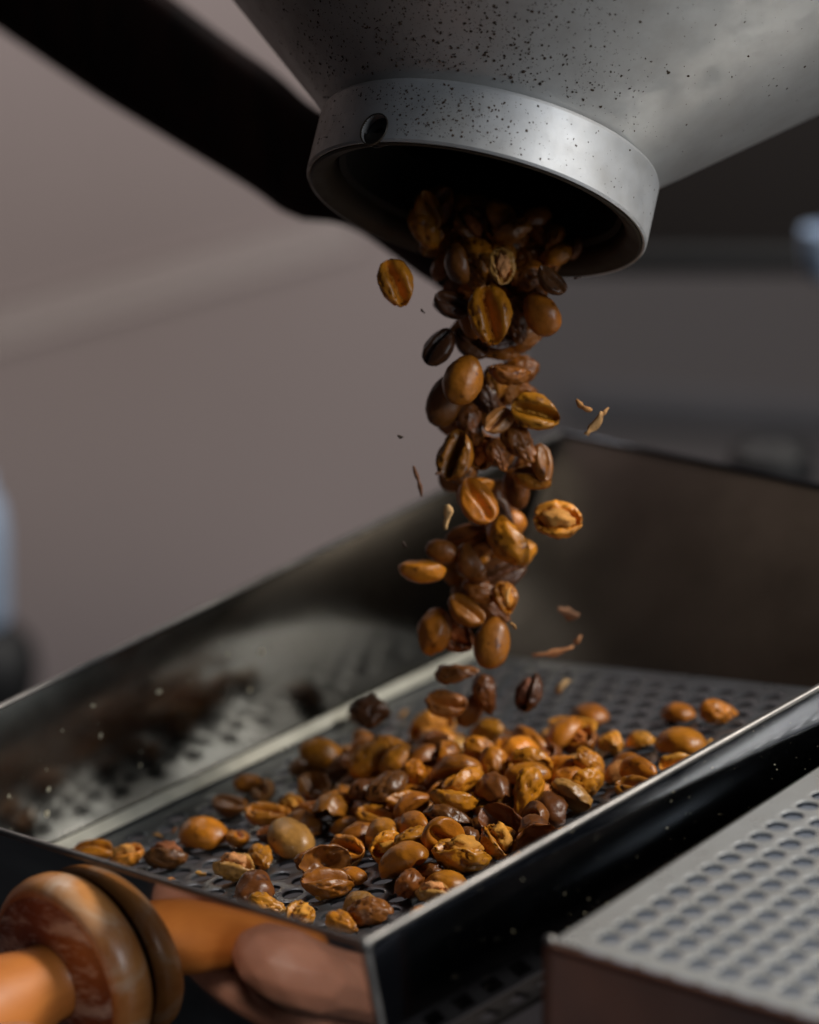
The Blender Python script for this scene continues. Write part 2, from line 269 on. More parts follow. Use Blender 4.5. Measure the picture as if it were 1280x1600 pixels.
# beans resting in the tray: variant, size, tone, index, position in tray (0.1 mm), quaternion (percent)
SIM = [
(0, 1.03, 'o', 0, 543, 1557, 34.0, 8, -79, 60, -3),
(8, 0.98, 'y', 1, 547, 1435, 33.0, 1, -78, 61, -14),
(9, 1.07, 'd', 2, 581, 1325, 36.0, 13, 86, -47, -14),
(3, 1.42, 'o', 3, 727, 1354, 25.0, 71, 2, -1, -70),
(3, 0.8, 'o', 4, 749, 1248, 26.0, 11, 44, -88, -11),
(7, 1.08, 'p', 5, 586, 1080, 39.0, 2, 73, -68, -5),
(2, 0.98, 'b', 6, 903, 1446, 31.0, 2, -67, 74, 6),
(5, 1.1, 'a', 7, 879, 1278, 34.0, 8, -85, 52, 5),
(13, 0.93, 'o', 8, 674, 1084, 20.0, 43, -27, 58, -64),
(4, 0.85, 'p', 9, 1013, 1440, 30.0, 20, 87, 43, 13),
(14, 0.86, 'o', 10, 1045, 1516, 25.0, 89, 30, 7, -33),
(2, 1.04, 'b', 11, 1195, 1462, 17.0, 77, 0, 2, -64),
(12, 1.18, 'b', 12, 1047, 1279, 37.0, 10, -46, 88, 0),
(0, 1.36, 'l', 13, 771, 1083, 29.0, 79, 6, -13, 59),
(17, 1.0, 'a', 14, 1019, 1151, 33.0, 33, 0, -1, -94),
(2, 0.82, 'b', 15, 914, 1029, 13.0, 90, 0, 2, -43),
(12, 1.13, 'b', 16, 861, 933, 21.0, 96, 1, -1, -28),
(6, 0.99, 'a', 17, 765, 885, 35.0, 24, -65, 69, -19),
(5, 1.11, 'o', 18, 946, 952, 36.0, 9, -78, 61, 12),
(7, 1.01, 'a', 19, 794, 755, 40.0, 54, -82, 21, 2),
(10, 1.26, 'd', 20, 519, 943, 19.0, 34, -1, 4, -94),
(14, 0.86, 'b', 21, 692, 920, 25.0, 93, 29, 11, -22),
(4, 1.14, 'b', 22, 585, 757, 40.0, 14, -93, 32, 9),
(3, 0.8, 'o', 23, 666, 769, 14.0, 80, 2, -1, -60),
(14, 0.87, 'a', 24, 451, 827, 22.0, 41, 73, -34, -43),
(11, 0.85, 'p', 25, 552, 626, 15.0, 85, -4, -2, -52),
(9, 0.85, 'a', 26, 429, 691, 30.0, 40, -91, -6, 6),
(13, 0.8, 'a', 27, 442, 570, 19.0, 65, -27, 42, -57),
(8, 1.08, 'r', 28, 515, 556, 17.0, 90, 3, 4, -44),
(13, 1.17, 'r', 29, 664, 574, 29.0, 79, 47, 28, 26),
(2, 1.11, 'o', 30, 1353, 1393, 42.0, 30, 41, -80, -32),
(3, 1.3, 'o', 31, 1280, 1312, 47.0, 48, 52, -56, -43),
(17, 0.8, 'a', 32, 1282, 1411, 26.0, 88, -19, -1, -45),
(9, 0.8, 'a', 33, 952, 1269, 29.0, 27, -65, 71, -10),
(13, 0.8, 'p', 34, 1087, 1213, 17.0, 50, -33, 54, -59),
(16, 0.9, 'p', 35, 1095, 1125, 27.0, 91, 9, -13, -38),
(0, 1.12, 'd', 36, 1560, 1601, 19.0, 79, 0, 1, -61),
(5, 1.35, 'o', 37, 1045, 794, 44.0, 5, -3, -99, -12),
(13, 1.04, 'd', 38, 910, 659, 24.0, 40, 28, 67, 55),
(2, 1.42, 'o', 39, 725, 642, 46.0, 74, -17, 13, 63),
(2, 0.95, 'a', 40, 712, 506, 15.0, 80, 0, 2, -61),
(7, 0.8, 'p', 41, 647, 480, 29.0, 1, -84, 54, 3),
(14, 0.84, 'a', 42, 538, 396, 21.0, 57, 80, 8, -16),
(9, 1.32, 'a', 43, 813, 541, 50.0, 3, -95, 25, 20),
(6, 0.92, 'a', 44, 812, 390, 32.0, 13, -19, 92, -31),
(1, 0.8, 'd', 45, 1060, 630, 30.0, 18, 46, -83, -27),
(8, 1.07, 'b', 46, 1163, 759, 19.0, 85, -8, -7, -51),
(8, 0.94, 'a', 47, 1025, 410, 15.0, 96, 3, 4, -27),
(11, 1.12, 'd', 48, 1136, 559, 32.0, 42, 23, -8, -87),
(7, 1.06, 'a', 49, 1278, 581, 42.0, 1, 22, 88, -41),
(4, 1.28, 'b', 50, 1448, 890, 48.0, 20, 60, -61, -48),
(11, 1.15, 'p', 51, 1397, 705, 20.0, 87, -4, -2, -50),
(2, 1.23, 'y', 52, 1607, 906, 39.0, 0, -75, 66, 6),
(15, 0.84, 'y', 53, 1565, 741, 26.0, 64, -14, 6, -75),
(11, 0.8, 'y', 54, 1624, 697, 14.0, 79, -4, -2, -61),
(2, 0.89, 'o', 55, 1817, 735, 14.0, 72, 0, 2, -69),
(2, 1.26, 'o', 56, 1623, 564, 20.0, 75, 0, 2, -66),
(14, 1.06, 'o', 57, 1830, 603, 27.0, 55, 80, 0, -21),
(0, 1.07, 'o', 58, 1392, 492, 41.0, 45, 52, -56, -46),
(6, 0.8, 'y', 59, 1491, 460, 28.0, 33, -88, 34, -6),
(12, 0.92, 'p', 60, 1426, 589, 17.0, 99, 1, 0, -17),
(2, 1.04, 'b', 61, 1728, 960, 17.0, 72, 0, 2, -69),
(14, 1.26, 'o', 62, 1176, 997, 33.0, 28, -15, 65, -69),
(13, 1.42, 'p', 63, 1264, 939, 32.0, 1, -15, 71, 68),
(6, 1.01, 'a', 64, 1312, 1104, 17.0, 72, 4, 1, -69),
(0, 1.16, 'p', 65, 1552, 1349, 20.0, 74, 0, 1, -68),
(4, 0.89, 'b', 66, 1070, 1048, 33.0, 5, -17, 94, -29),
(14, 0.8, 'r', 67, 1066, 200, 20.0, 31, -43, -54, 65),
(0, 1.03, 'b', 68, 1326, 1219, 17.0, 71, 0, 1, -71),
(7, 0.91, 'p', 69, 1191, 641, 36.0, 9, -97, 10, -19),
(3, 0.89, 'd', 70, 1154, 869, 32.0, 52, -60, 48, -38),
(5, 0.95, 'b', 71, 1153, 1235, 16.0, 80, 3, 2, -60),
(14, 0.87, 'd', 72, 913, 860, 23.0, 11, -14, 61, 78),
(0, 0.86, 'd', 73, 1009, 667, 18.0, 47, 7, -16, -86),
(9, 0.88, 'r', 74, 1295, 783, 32.0, 41, 91, -7, -1),
(4, 0.92, 'b', 75, 946, 1186, 33.0, 22, 86, -46, -8),
(5, 0.8, 'd', 76, 788, 1160, 26.0, 7, -33, -92, -22),
(3, 0.8, 'b', 77, 1489, 623, 14.0, 81, 2, 0, -58),
(15, 0.91, 'p', 78, 1525, 913, 28.0, 88, -15, 0, -44),
(6, 0.8, 'd', 79, 737, 581, 18.0, 62, -15, -8, -77),
(11, 1.11, 'd', -1, 1446, 998, 38.0, 6, 22, -84, 49),
(13, 1.11, 'o', -1, 1015, 928, 49.0, 7, 26, -21, 94),
(13, 1.23, 'a', -1, 1290, 835, 39.0, 83, 46, -19, -25),
(10, 1.2, 'o', -1, 1357, 879, 46.0, 33, -55, 75, 18),
(11, 1.04, 'o', -1, 1256, 999, 81.0, 12, -25, 67, -69),
(2, 1.14, 'o', -1, 884, 769, 50.0, 58, -52, -21, 59),
(13, 1.23, 'o', -1, 1138, 632, 59.0, 44, 3, 90, -7),
(4, 1.11, 'd', -1, 1197, 1307, 32.0, 80, 22, -21, -52),
(7, 1.24, 'd', -1, 934, 707, 50.0, 74, -39, 41, -36),
(13, 1.04, 'r', -1, 994, 1016, 27.0, 48, 72, -38, -33),
(6, 1.08, 'b', -1, 1179, 1110, 18.0, 59, 1, -2, -81),
(9, 1.15, 'b', -1, 1531, 815, 39.0, 22, 79, 57, 5),
(8, 1.06, 'r', -1, 1385, 790, 47.0, 40, 78, 47, 8),
(12, 1.14, 'r', -1, 1257, 1069, 37.0, 45, -20, -30, 82),
(10, 1.22, 'a', -1, 1092, 858, 44.0, 61, -74, 15, -22),
(5, 1.03, 'p', -1, 1453, 1182, 17.0, 72, 1, -1, -70),
(7, 1.18, 'o', -1, 1484, 1285, 44.0, 17, 35, 88, 27),
(8, 1.0, 'b', -1, 1238, 716, 34.0, 13, -90, -42, -6),
(3, 1.03, 'b', -1, 988, 871, 57.0, 22, 0, 43, 88),
(10, 1.13, 'b', -1, 1093, 703, 41.0, 4, 99, -11, -2),
(11, 1.03, 'b', -1, 1203, 1044, 83.0, 95, -24, -10, -16),
(2, 1.17, 'p', -1, 1246, 1195, 41.0, 24, -92, 28, -13),
(4, 1.03, 'a', -1, 1508, 1103, 39.0, 37, -56, -55, 49),
(11, 1.2, 'o', -1, 754, 233, 20.0, 37, -5, 1, -93),
(14, 1.07, 'o', -1, 1122, 1003, 71.0, 49, 57, 66, 2),
(14, 1.24, 'r', -1, 1171, 931, 64.0, 18, -19, 13, 96),
(9, 1.02, 'o', -1, 1152, 1180, 62.0, 30, -27, 92, 5),
(3, 1.2, 'o', -1, 1206, 1412, 57.0, 81, 30, 14, -49),
(10, 1.05, 'b', -1, 1070, 971, 36.0, 78, -48, 15, -38),
(12, 1.23, 'b', -1, 928, 1095, 49.0, 92, 9, 29, 27),
(10, 1.19, 'a', -1, 1403, 1195, 40.0, 66, 30, -29, -63),
(12, 1.23, 'r', -1, 665, 853, 37.0, 48, -87, 15, -2),
(4, 1.01, 'p', -1, 1199, 549, 41.0, 74, -26, 49, -37),
(14, 1.17, 'o', -1, 1279, 893, 85.0, 41, -81, 37, 22),
(1, 1.23, 'b', -1, 1461, 203, 23.0, 41, -5, -4, -91),
(10, 1.18, 'd', -1, 874, 1153, 17.0, 69, -2, 3, -73),
(13, 1.12, 'd', -1, 1049, 1081, 58.0, 60, -80, 1, 7),
(2, 1.15, 'b', -1, 1142, 857, 97.0, 76, -29, 9, -58),
(7, 1.04, 'o', -1, 1335, 704, 38.0, 83, 23, -28, -42),
(5, 1.12, 'o', -1, 1002, 738, 88.0, 10, 91, -32, -25),
(8, 1.01, 'r', -1, 1381, 961, 41.0, 49, 68, -55, 4),
(5, 1.16, 'b', -1, 1304, 424, 35.0, 9, -78, 61, 4),
(8, 1.12, 'a', -1, 1266, 730, 85.0, 48, 27, 30, 78),
(7, 1.15, 'o', -1, 816, 690, 47.0, 7, -16, -45, -88),
(2, 1.05, 'r', -1, 1056, 539, 42.0, 47, 70, 51, 18),
(9, 1.16, 'd', -1, 1025, 986, 76.0, 98, -12, -10, -14),
(12, 1.19, 'd', -1, 1109, 710, 79.0, 84, 0, 7, 54),
(11, 1.2, 'r', -1, 939, 406, 42.0, 38, 47, 64, 48),
(12, 1.23, 'd', -1, 994, 580, 41.0, 36, -58, 72, -8),
(6, 1.17, 'o', -1, 1222, 820, 64.0, 6, 58, 15, -80),
(2, 1.25, 'o', -1, 834, 611, 62.0, 25, -38, -50, -74),
(1, 1.06, 'o', -1, 1211, 692, 70.0, 36, 10, 10, 92),
(4, 1.06, 'a', -1, 1280, 640, 33.0, 67, -12, 26, 69),
(7, 1.16, 'o', -1, 1142, 1161, 90.0, 93, 17, -29, -15),
(2, 1.02, 'r', -1, 1312, 1109, 78.0, 69, -24, -4, 68),
(2, 1.1, 'a', -1, 844, 835, 43.0, 68, -42, -18, 57),
(11, 1.07, 'a', -1, 1143, 1074, 89.0, 86, -4, -47, -22),
(11, 1.11, 'a', -1, 1336, 828, 78.0, 99, 5, 15, -6),
(5, 1.11, 'b', -1, 632, 141, 18.0, 83, 1, -1, -56),
(6, 1.12, 'a', -1, 1092, 793, 100.0, 3, 6, -97, 25),
(5, 1.12, 'p', -1, 1369, 1069, 38.0, 23, 27, 0, 93),
(2, 1.13, 'o', -1, 1506, 836, 61.0, 97, -20, -13, 8),
(6, 1.05, 'b', -1, 1219, 1158, 85.0, 79, -31, 43, -31),
(12, 1.07, 'd', -1, 987, 473, 49.0, 33, -30, -22, -86),
(8, 1.13, 'a', -1, 1356, 627, 52.0, 17, 47, -35, 79),
(8, 1.19, 'a', -1, 916, 516, 41.0, 7, -49, 82, 28),]
FALL = [
(669,329,56,75,'whole',150,'o',6,'dim orange-brown bean just inside the mouth, leftmost in the dark opening'),
(700,352,48,10,'wedge',40,'k',14,'nearly black wedge-shaped bean inside the mouth, right of the leftmost one'),
(738,352,60,60,'cracked',160,'r',4,'reddish curled bean glowing in the dark mouth opening'),
(760,378,62,0,'whole',20,'b',8,'brown bean lying across the stream under the reddish curled bean'),
(800,358,56,-25,'split',70,'r',0,'slanted reddish bean near the top of the mouth opening'),
(846,354,58,80,'whole',30,'b',10,'brown rounded bean inside the right half of the mouth'),
(872,398,44,-30,'whole',10,'o',0,'orange-brown bean at the lower right of the mouth opening'),
(900,384,42,-60,'wedge',20,'d',6,'dark wedge bean, rightmost one inside the mouth'),
(862,438,50,50,'whole',20,'k',-2,'nearly black oval bean dangling below the right side of the mouth'),
(725,322,50,10,'whole',60,'k',22,'nearly black bean high inside the mouth'),
(780,330,50,-30,'split',160,'k',22,'nearly black split bean highest inside the mouth'),
(815,395,60,20,'wedge',80,'d',12,'dark wedge bean in the middle of the mouth opening'),
(785,415,54,85,'cracked',170,'p',2,'tan ragged bean fragment with a yellow tip below the lip'),
(825,430,62,-10,'nugget',0,'b',6,'brown lumpy fragment under the middle of the mouth'),
(716,412,58,80,'whole',60,'d',6,'dark bean at the left side of the stream under the lip'),
(748,430,60,60,'split',120,'b',10,'brown split bean in the stream just below the lip'),
(619,442,68,72,'split',165,'a',-4,'amber bean with two lobes falling alone left of the stream'),
(706,476,58,25,'whole',20,'k',0,'nearly black tilted bean on the left flank of the stream below the mouth'),
(766,492,84,84,'split',170,'o',-6,'large orange-brown bean, upright with its crease facing out, below the mouth'),
(738,496,60,75,'whole',60,'b',4,'brown bean tucked left of the large upright bean'),
(806,500,70,80,'wedge',70,'d',4,'dark slender bean right of the large upright bean'),
(846,490,66,60,'whole',20,'b',-2,'brown glossy bean on the right flank of the stream below the mouth'),
(832,468,60,-50,'shell',30,'d',6,'dark hollow shell above the glossy right-hand bean'),
(685,541,60,-58,'whole',25,'k',-4,'nearly black oval bean hanging out left of the stream'),
(737,536,62,40,'whole',60,'k',6,'nearly black bean in the centre of the stream above the big round bean'),
(782,534,58,0,'wedge',20,'k',6,'nearly black wedge bean right of the stream centre above the crossed beans'),
(724,594,74,-70,'whole',0,'b',-10,'big round brown bean with a soft highlight, upper stream'),
(697,624,78,-70,'whole',30,'d',-3,'dark bean partly hidden behind the big round brown bean'),
(797,582,62,5,'split',100,'r',-6,'reddish half bean with a flat cut top, right of the round brown bean'),
(837,644,70,22,'split',175,'a',-8,'amber round bean with its crease to the front, right of the stream'),
(779,658,46,-35,'whole',20,'p',-6,'tan bean between the two streams, small and oval'),
(762,624,62,70,'wedge',60,'k',4,'nearly black slim bean in the stream left of the amber creased bean'),
(735,664,66,70,'wedge',40,'d',-4,'dark slim bean with a lit edge under the big round bean'),
(811,692,72,55,'wedge',60,'r',-6,'reddish pointed bean slanting down right of the stream'),
(712,712,74,-75,'split',150,'b',-8,'brown split bean on the left of the stream at mid height'),
(755,708,54,-70,'cracked',150,'b',-4,'brown cracked bean in the centre of the stream at mid height'),
(778,712,50,65,'wedge',60,'r',-8,'reddish slim sliver right of the cracked centre bean'),
(850,722,54,80,'whole',60,'r',-6,'reddish shiny bean at the right edge of the stream at mid height'),
(832,744,56,15,'split',120,'b',-4,'brown bean below the reddish shiny one'),
(808,764,58,75,'whole',40,'d',4,'dark bean hidden below the mid-height pair on the right'),
(722,742,44,0,'nugget',0,'d',2,'dark ragged fragment under the left mid-height bean'),
(746,783,70,62,'whole',0,'o',-8,'shiny orange-brown oval bean in the lower half of the stream'),
(786,812,66,70,'whole',60,'k',6,'nearly black bean behind the wedge-lit bean'),
(794,845,84,52,'split',60,'o',-6,'large bean with a bright orange wedge along its side, lower stream'),
(872,812,74,8,'cracked',165,'y',-8,'yellow-orange puffed bean, ragged, alone right of the stream'),
(692,862,48,15,'whole',20,'r',-2,'small reddish bean above the flat two-tone bean'),
(660,887,66,4,'whole',92,'a',-8,'flat amber bean lying level alone left of the stream'),
(737,882,66,60,'shell',60,'d',-4,'dark hollow bean with a pale edge, lower left of the stream'),
(786,894,66,-15,'whole',40,'k',2,'nearly black bean right of the dark hollow bean'),
(757,926,66,12,'wedge',30,'r',-2,'reddish brown bean lying across the stream near its lower end'),
(790,934,48,75,'cracked',150,'o',-4,'orange-brown cracked fragment at the right side of the lower cluster'),
(729,954,64,40,'whole',0,'b',-8,'smooth brown bean on top of the lower cluster'),
(680,987,72,-78,'shell',20,'b',-6,'brown curled bean shell leftmost in the lower cluster'),
(709,992,64,30,'cracked',150,'r',-2,'reddish torn bean in the middle of the lower cluster'),
(769,1005,72,-80,'whole',5,'b',-10,'large smooth round bean at the bottom of the lower cluster'),
(714,1052,60,-5,'wedge',20,'r',-4,'reddish flat bean just below the lower cluster'),
(758,1086,60,75,'wedge',60,'d',-2,'dark upright bean about to land on the heap'),
(697,1100,60,6,'split',140,'r',-6,'reddish bean with a shiny broken side about to land'),
(735,1108,54,-60,'whole',40,'d',2,'dark bean directly above the top of the heap'),
(825,1081,58,-70,'cracked',120,'k',-8,'nearly black round bean falling right of the heap top'),
(576,1112,64,5,'nugget',0,'k',8,'dark lump in the blurred back left of the heap'),
]
CHAFF = [
(929,662,44,-62,16,(.62,.34,.13),.79,'pale yellow chaff flake right of the upper stream'),
(912,634,30,40,12,(.52,.24,.07),.79,'orange chaff flake above the pale yellow one'),
(944,645,22,-40,7,(.55,.28,.10),.79,'thin chaff sliver beside the pale yellow flake'),
(653,752,50,78,8,(.22,.09,.04),.80,'thin brown chaff curl left of the stream'),
(688,742,16,20,8,(.18,.08,.04),.80,'tiny brown chaff crumb beside the left middle bean'),
(698,808,38,82,20,(.70,.42,.18),.80,'pale hooked chaff flake left of the shiny bean'),
(888,957,34,5,20,(.34,.17,.09),.84,'blurred brown chaff flake right of the lower stream'),
(864,1018,66,-12,12,(.46,.20,.08),.83,'long orange chaff strip above the tray holes'),
(903,999,16,-30,10,(.42,.19,.08),.83,'small orange chaff crumb at the end of the long strip'),
(880,1071,28,-20,18,(.40,.26,.12),.85,'pale tan chaff flake low over the tray floor'),
(795,930,26,-80,8,(.62,.30,.08),.80,'orange chaff sliver on the right of the lower cluster'),
(802,978,14,30,8,(.40,.20,.06),.80,'small chaff crumb beside the large smooth bean'),
(632,851,11,30,8,(.05,.03,.02),.80,'tiny dark crumb above the flat amber bean'),
(626,682,10,10,5,(.10,.07,.05),.79,'tiny dark crumb left of the middle of the stream'),
(661,486,9,60,5,(.10,.07,.05),.79,'tiny dark crumb left of the stream below the mouth'),
(903,434,12,0,5,(.08,.05,.04),.79,'tiny dark crumb under the right end of the mouth'),
(730,805,24,60,10,(.45,.24,.06),.81,'amber chaff crumb under the shiny oval bean'),
]
# ---------------------------------------------------------------- setting
def quad_box(name, a, b, h, t, m, kind='structure'):             # an upright slab from a to b (plan points), height h, thickness t behind it
    a = Vector(a); b = Vector(b); d = (b-a).normalized(); n = Vector((-d.y, d.x))*t
    P = [(a.x, a.y, -.86), (b.x, b.y, -.86), (b.x+n.x, b.y+n.y, -.86), (a.x+n.x, a.y+n.y, -.86)]
    P += [(x, y, h) for x, y, z in P[:4]]
    return tag(bevelled(name, hexa(P), m, 0, smooth=False), kind=kind)
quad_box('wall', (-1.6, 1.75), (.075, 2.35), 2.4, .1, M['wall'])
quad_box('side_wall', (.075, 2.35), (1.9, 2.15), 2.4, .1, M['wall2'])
tag(bevelled('counter', boxbm(-1.2, 1.4, .15, 1.00, -.04, 0), M['counter'], .004), kind='structure')
tag(bevelled('floor', boxbm(-3, 3, -3, 4, -.9, -.86), M['machine'], 0), kind='structure')
# the pale ledge that crosses the left wall
def wall_bar(name, p, q, dz, th, m):
    """a bar between two points, dz tall and th deep towards the lens"""
    p = Vector(p); q = Vector(q); f = Vector((0, -th, 0)); u = Vector((0, 0, dz/2))
    return bevelled(name, hexa([p-u, q-u, q-u+f, p-u+f, p+u, q+u, q+u+f, p+u+f]), m, .004)
def on_wall(px, py, a, b_):
    a = Vector((*a, 0)); n = Vector((b_[1]-a.y, -(b_[0]-a.x), 0)).normalized(); d = at(px, py, 1)-CAM
    return CAM + d*((a-CAM).dot(n)/d.dot(n))
WL = ((-1.6, 1.75), (.075, 2.35)); WR = ((.075, 2.35), (1.9, 2.15))
M['ledge'] = plain('ledge_paint', (.47, .41, .395), .85, 0, .04, 2)
tag(wall_bar('wall_ledge', on_wall(-150, 548, *WL), on_wall(560, 352, *WL), .024, .0008, M['ledge']), kind='structure')
M['rail'] = plain('dark_rail_paint', (.085, .085, .095), .7)
tag(wall_bar('wall_rail', on_wall(880, 622, *WR), on_wall(1500, 662, *WR), .022, .010, M['rail']), kind='structure')

# things far out of focus behind the roaster
def rounded(name, c, sx, sy, sz, m, parent=None, bev=.4):
    bm = boxbm(-sx/2, sx/2, -sy/2, sy/2, -sz/2, sz/2)
    return bevelled(name, bm, m, min(sx, sy, sz)*bev, 5, parent, Matrix.Translation(c))
P = at(1290, 190, 1.50)
t = empty('machine_hood', Matrix.Translation(P)); tag(t, 'dark brown machine hood, far out of focus behind the right side of the hopper', 'machine hood')
rounded('hood', (0, 0, .02), .27, .22, .125, M['machine'], t, .12)
rounded('hood_lip', (0, -.112, -.036), .262, .012, .012, M['black'], t, .3)
P = at(1293, 398, 1.30)
t = empty('hanging_cup', Matrix.Translation(P)); tag(t, 'pale blue rounded cup far out of focus at the right edge under the hood', 'cup')
lathe('cup_body', [(0, -.010), (.006, -.0095), (.0092, -.004), (.0105, .005), (.0105, .010), (.0092, .010), (.0092, .005), (.005, -.007), (0, -.0075)], M['blue'], t, n=40)
P = at(1205, 716, 1.20)
t = empty('control_knob', Matrix.Translation(P)); tag(t, 'black rounded knob out of focus behind the far tray wall', 'knob')
lathe('knob_cap', [(0, .008), (.009, .0075), (.0145, .003), (.016, -.004), (.015, -.011), (0, -.011)], M['black'], t, n=40)
lathe('knob_shaft', [(0, -.0115), (.006, -.0115), (.006, -.05), (0, -.05)], M['machine'], t, n=24)
P = at(-17, 1035, 1.45)
t = empty('bottle', Matrix.Translation(P)); tag(t, 'pale blue bottle with a black base, out of focus at the left edge', 'bottle')
lathe('bottle_body', [(0, .018), (.0075, .018), (.0095, .022), (.0100, .060), (.0085, .072), (.0045, .080), (.0040, .086), (0, .086)], M['blue'], t, n=40)
lathe('bottle_base', [(0, .0175), (.014, .016), (.020, .008), (.0215, -.004), (.019, -.016), (.010, -.022), (0, -.022)], M['black'], t, n=40)

# ---------------------------------------------------------------- hopper with its pouring mouth
HD = .790
axis = cdir(.2262*math.cos(math.radians(14))/1.0, -.9432, math.sin(math.radians(14))).normalized()
mouth = at(743, 333, HD)
R0 = 272/FPX*HD; HC = 104/FPX*HD/math.cos(math.radians(14))
xz = (-FWD).cross(axis).normalized(); yz = axis.cross(xz).normalized()   # local x: image right-ish, local -y.. towards the lens
if yz.dot(FWD) < 0: yz = -yz; xz = -xz
HM = Matrix((xz, yz, axis)).transposed().to_4x4(); HM.translation = mouth
if HM.determinant() < 0: xz = -xz; HM = Matrix((xz, yz, axis)).transposed().to_4x4(); HM.translation = mouth
hop = empty('hopper', HM)
tag(hop, 'speckled grey metal cone hopper with a ring mouth pouring coffee beans', 'hopper')
RI = R0*.905
collar = lathe('collar', [(RI+.0006, .0034), (R0-.0010, .0030), (R0-.0009, .0003), (R0-.0004, .0002), (R0, .0008), (R0, HC-.0011), (R0-.0004, HC-.0003), (R0-.0014, HC), (RI+.0006, HC)], M['collar'], hop, n=160, closed=True)
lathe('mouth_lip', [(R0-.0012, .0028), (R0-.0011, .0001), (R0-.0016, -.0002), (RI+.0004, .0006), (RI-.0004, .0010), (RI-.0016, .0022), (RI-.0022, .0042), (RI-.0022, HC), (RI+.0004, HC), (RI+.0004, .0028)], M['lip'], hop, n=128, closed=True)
TA = math.tan(math.radians(48.5)); z1 = HC+.0002
def cz(dr): return z1 + .0012 + dr/TA
prof = [(R0-.0030, z1-.0001), (R0-.0022, z1+.0003), (R0-.0014, z1+.0014)]
for k in range(1, 13): prof.append((R0-.0014+.130*k/12, cz(.130*k/12)))
inner = [(r-.0036, z+.002) for r, z in reversed(prof)]; inner[-1] = (R0-.0060, z1)
lathe('cone', prof+inner, M['hopper'], hop, n=160, closed=True)
top = cz(.130)+.002
lathe('drum', [(R0+.1330, top), (R0+.1335, top+.14), (0, top+.14), (0, top+.138), (R0+.1305, top+.138), (R0+.1300, top)], M['hopper'], hop, n=96, closed=False)
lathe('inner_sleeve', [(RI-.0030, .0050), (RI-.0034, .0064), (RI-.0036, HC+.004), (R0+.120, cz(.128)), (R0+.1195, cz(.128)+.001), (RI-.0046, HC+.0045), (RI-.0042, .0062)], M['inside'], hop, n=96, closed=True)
# screw hole in the collar: found where the lens sees it
def hp(a, z, r=None): return HM @ Vector(((r or R0)*math.cos(a), (r or R0)*math.sin(a), z))
def topx(P):
    d = P-CAM; zz = d.dot(FWD); return Vector((640+FPX*d.dot(RIGHT)/zz, 800+FPX*d.dot(DOWN)/zz))
best = min(((topx(hp(a/200, z/40*HC))-Vector((584, 201))).length, a/200, z/40*HC) for a in range(-1257, 0) for z in range(8, 33) )
SA, SZ = best[1], best[2]
HR = .0037
rad = Vector((math.cos(SA), math.sin(SA), 0)); tan = Vector((-math.sin(SA), math.cos(SA), 0))
SM = Matrix((tan, Vector((0, 0, 1)), rad)).transposed().to_4x4(); SM.translation = rad*R0 + Vector((0, 0, SZ))
cyl = lathe('cutter', [(0, -.0029), (HR, -.0029), (HR, .004), (0, .004)], M['inside'], None, HM @ SM, n=40)
cyl2 = cyl
mod = collar.modifiers.new('hole', 'BOOLEAN'); mod.operation = 'DIFFERENCE'; mod.solver = 'EXACT'; mod.object = cyl
bpy.context.view_layer.update()
dg = bpy.context.evaluated_depsgraph_get(); nm = bpy.data.meshes.new_from_object(collar.evaluated_get(dg)); collar.modifiers.clear(); collar.data = nm
cn = []
for p_ in nm.polygons:
    rr_ = math.hypot(p_.center.x, p_.center.y); out_ = abs(p_.normal.z) < .05 and rr_ > R0-.0002 and p_.normal.x*p_.center.x+p_.normal.y*p_.center.y > .99*rr_
    for li in p_.loop_indices:
        v_ = nm.vertices[nm.loops[li].vertex_index].co
        cn.append(tuple(Vector((v_.x, v_.y, 0)).normalized()) if out_ else tuple(p_.normal))
nm.normals_split_custom_set(cn)
bpy.data.objects.remove(cyl)
lathe('hole_rim', [(HR, .00015), (HR+.0002, .0002), (HR+.0003, .00005), (HR+.0002, -.0004), (HR, -.0004)], M['lip'], hop, SM, n=48, closed=True)
lathe('screw_disc', [(0, -.0028), (.0012, -.0027), (.0013, -.0021), (.0026, -.0018), (.00355, -.0020), (.00355, -.00285), (0, -.00285)], M['black'], hop, SM, n=32)  # screw end as a black disc, the hole's shade in its colour
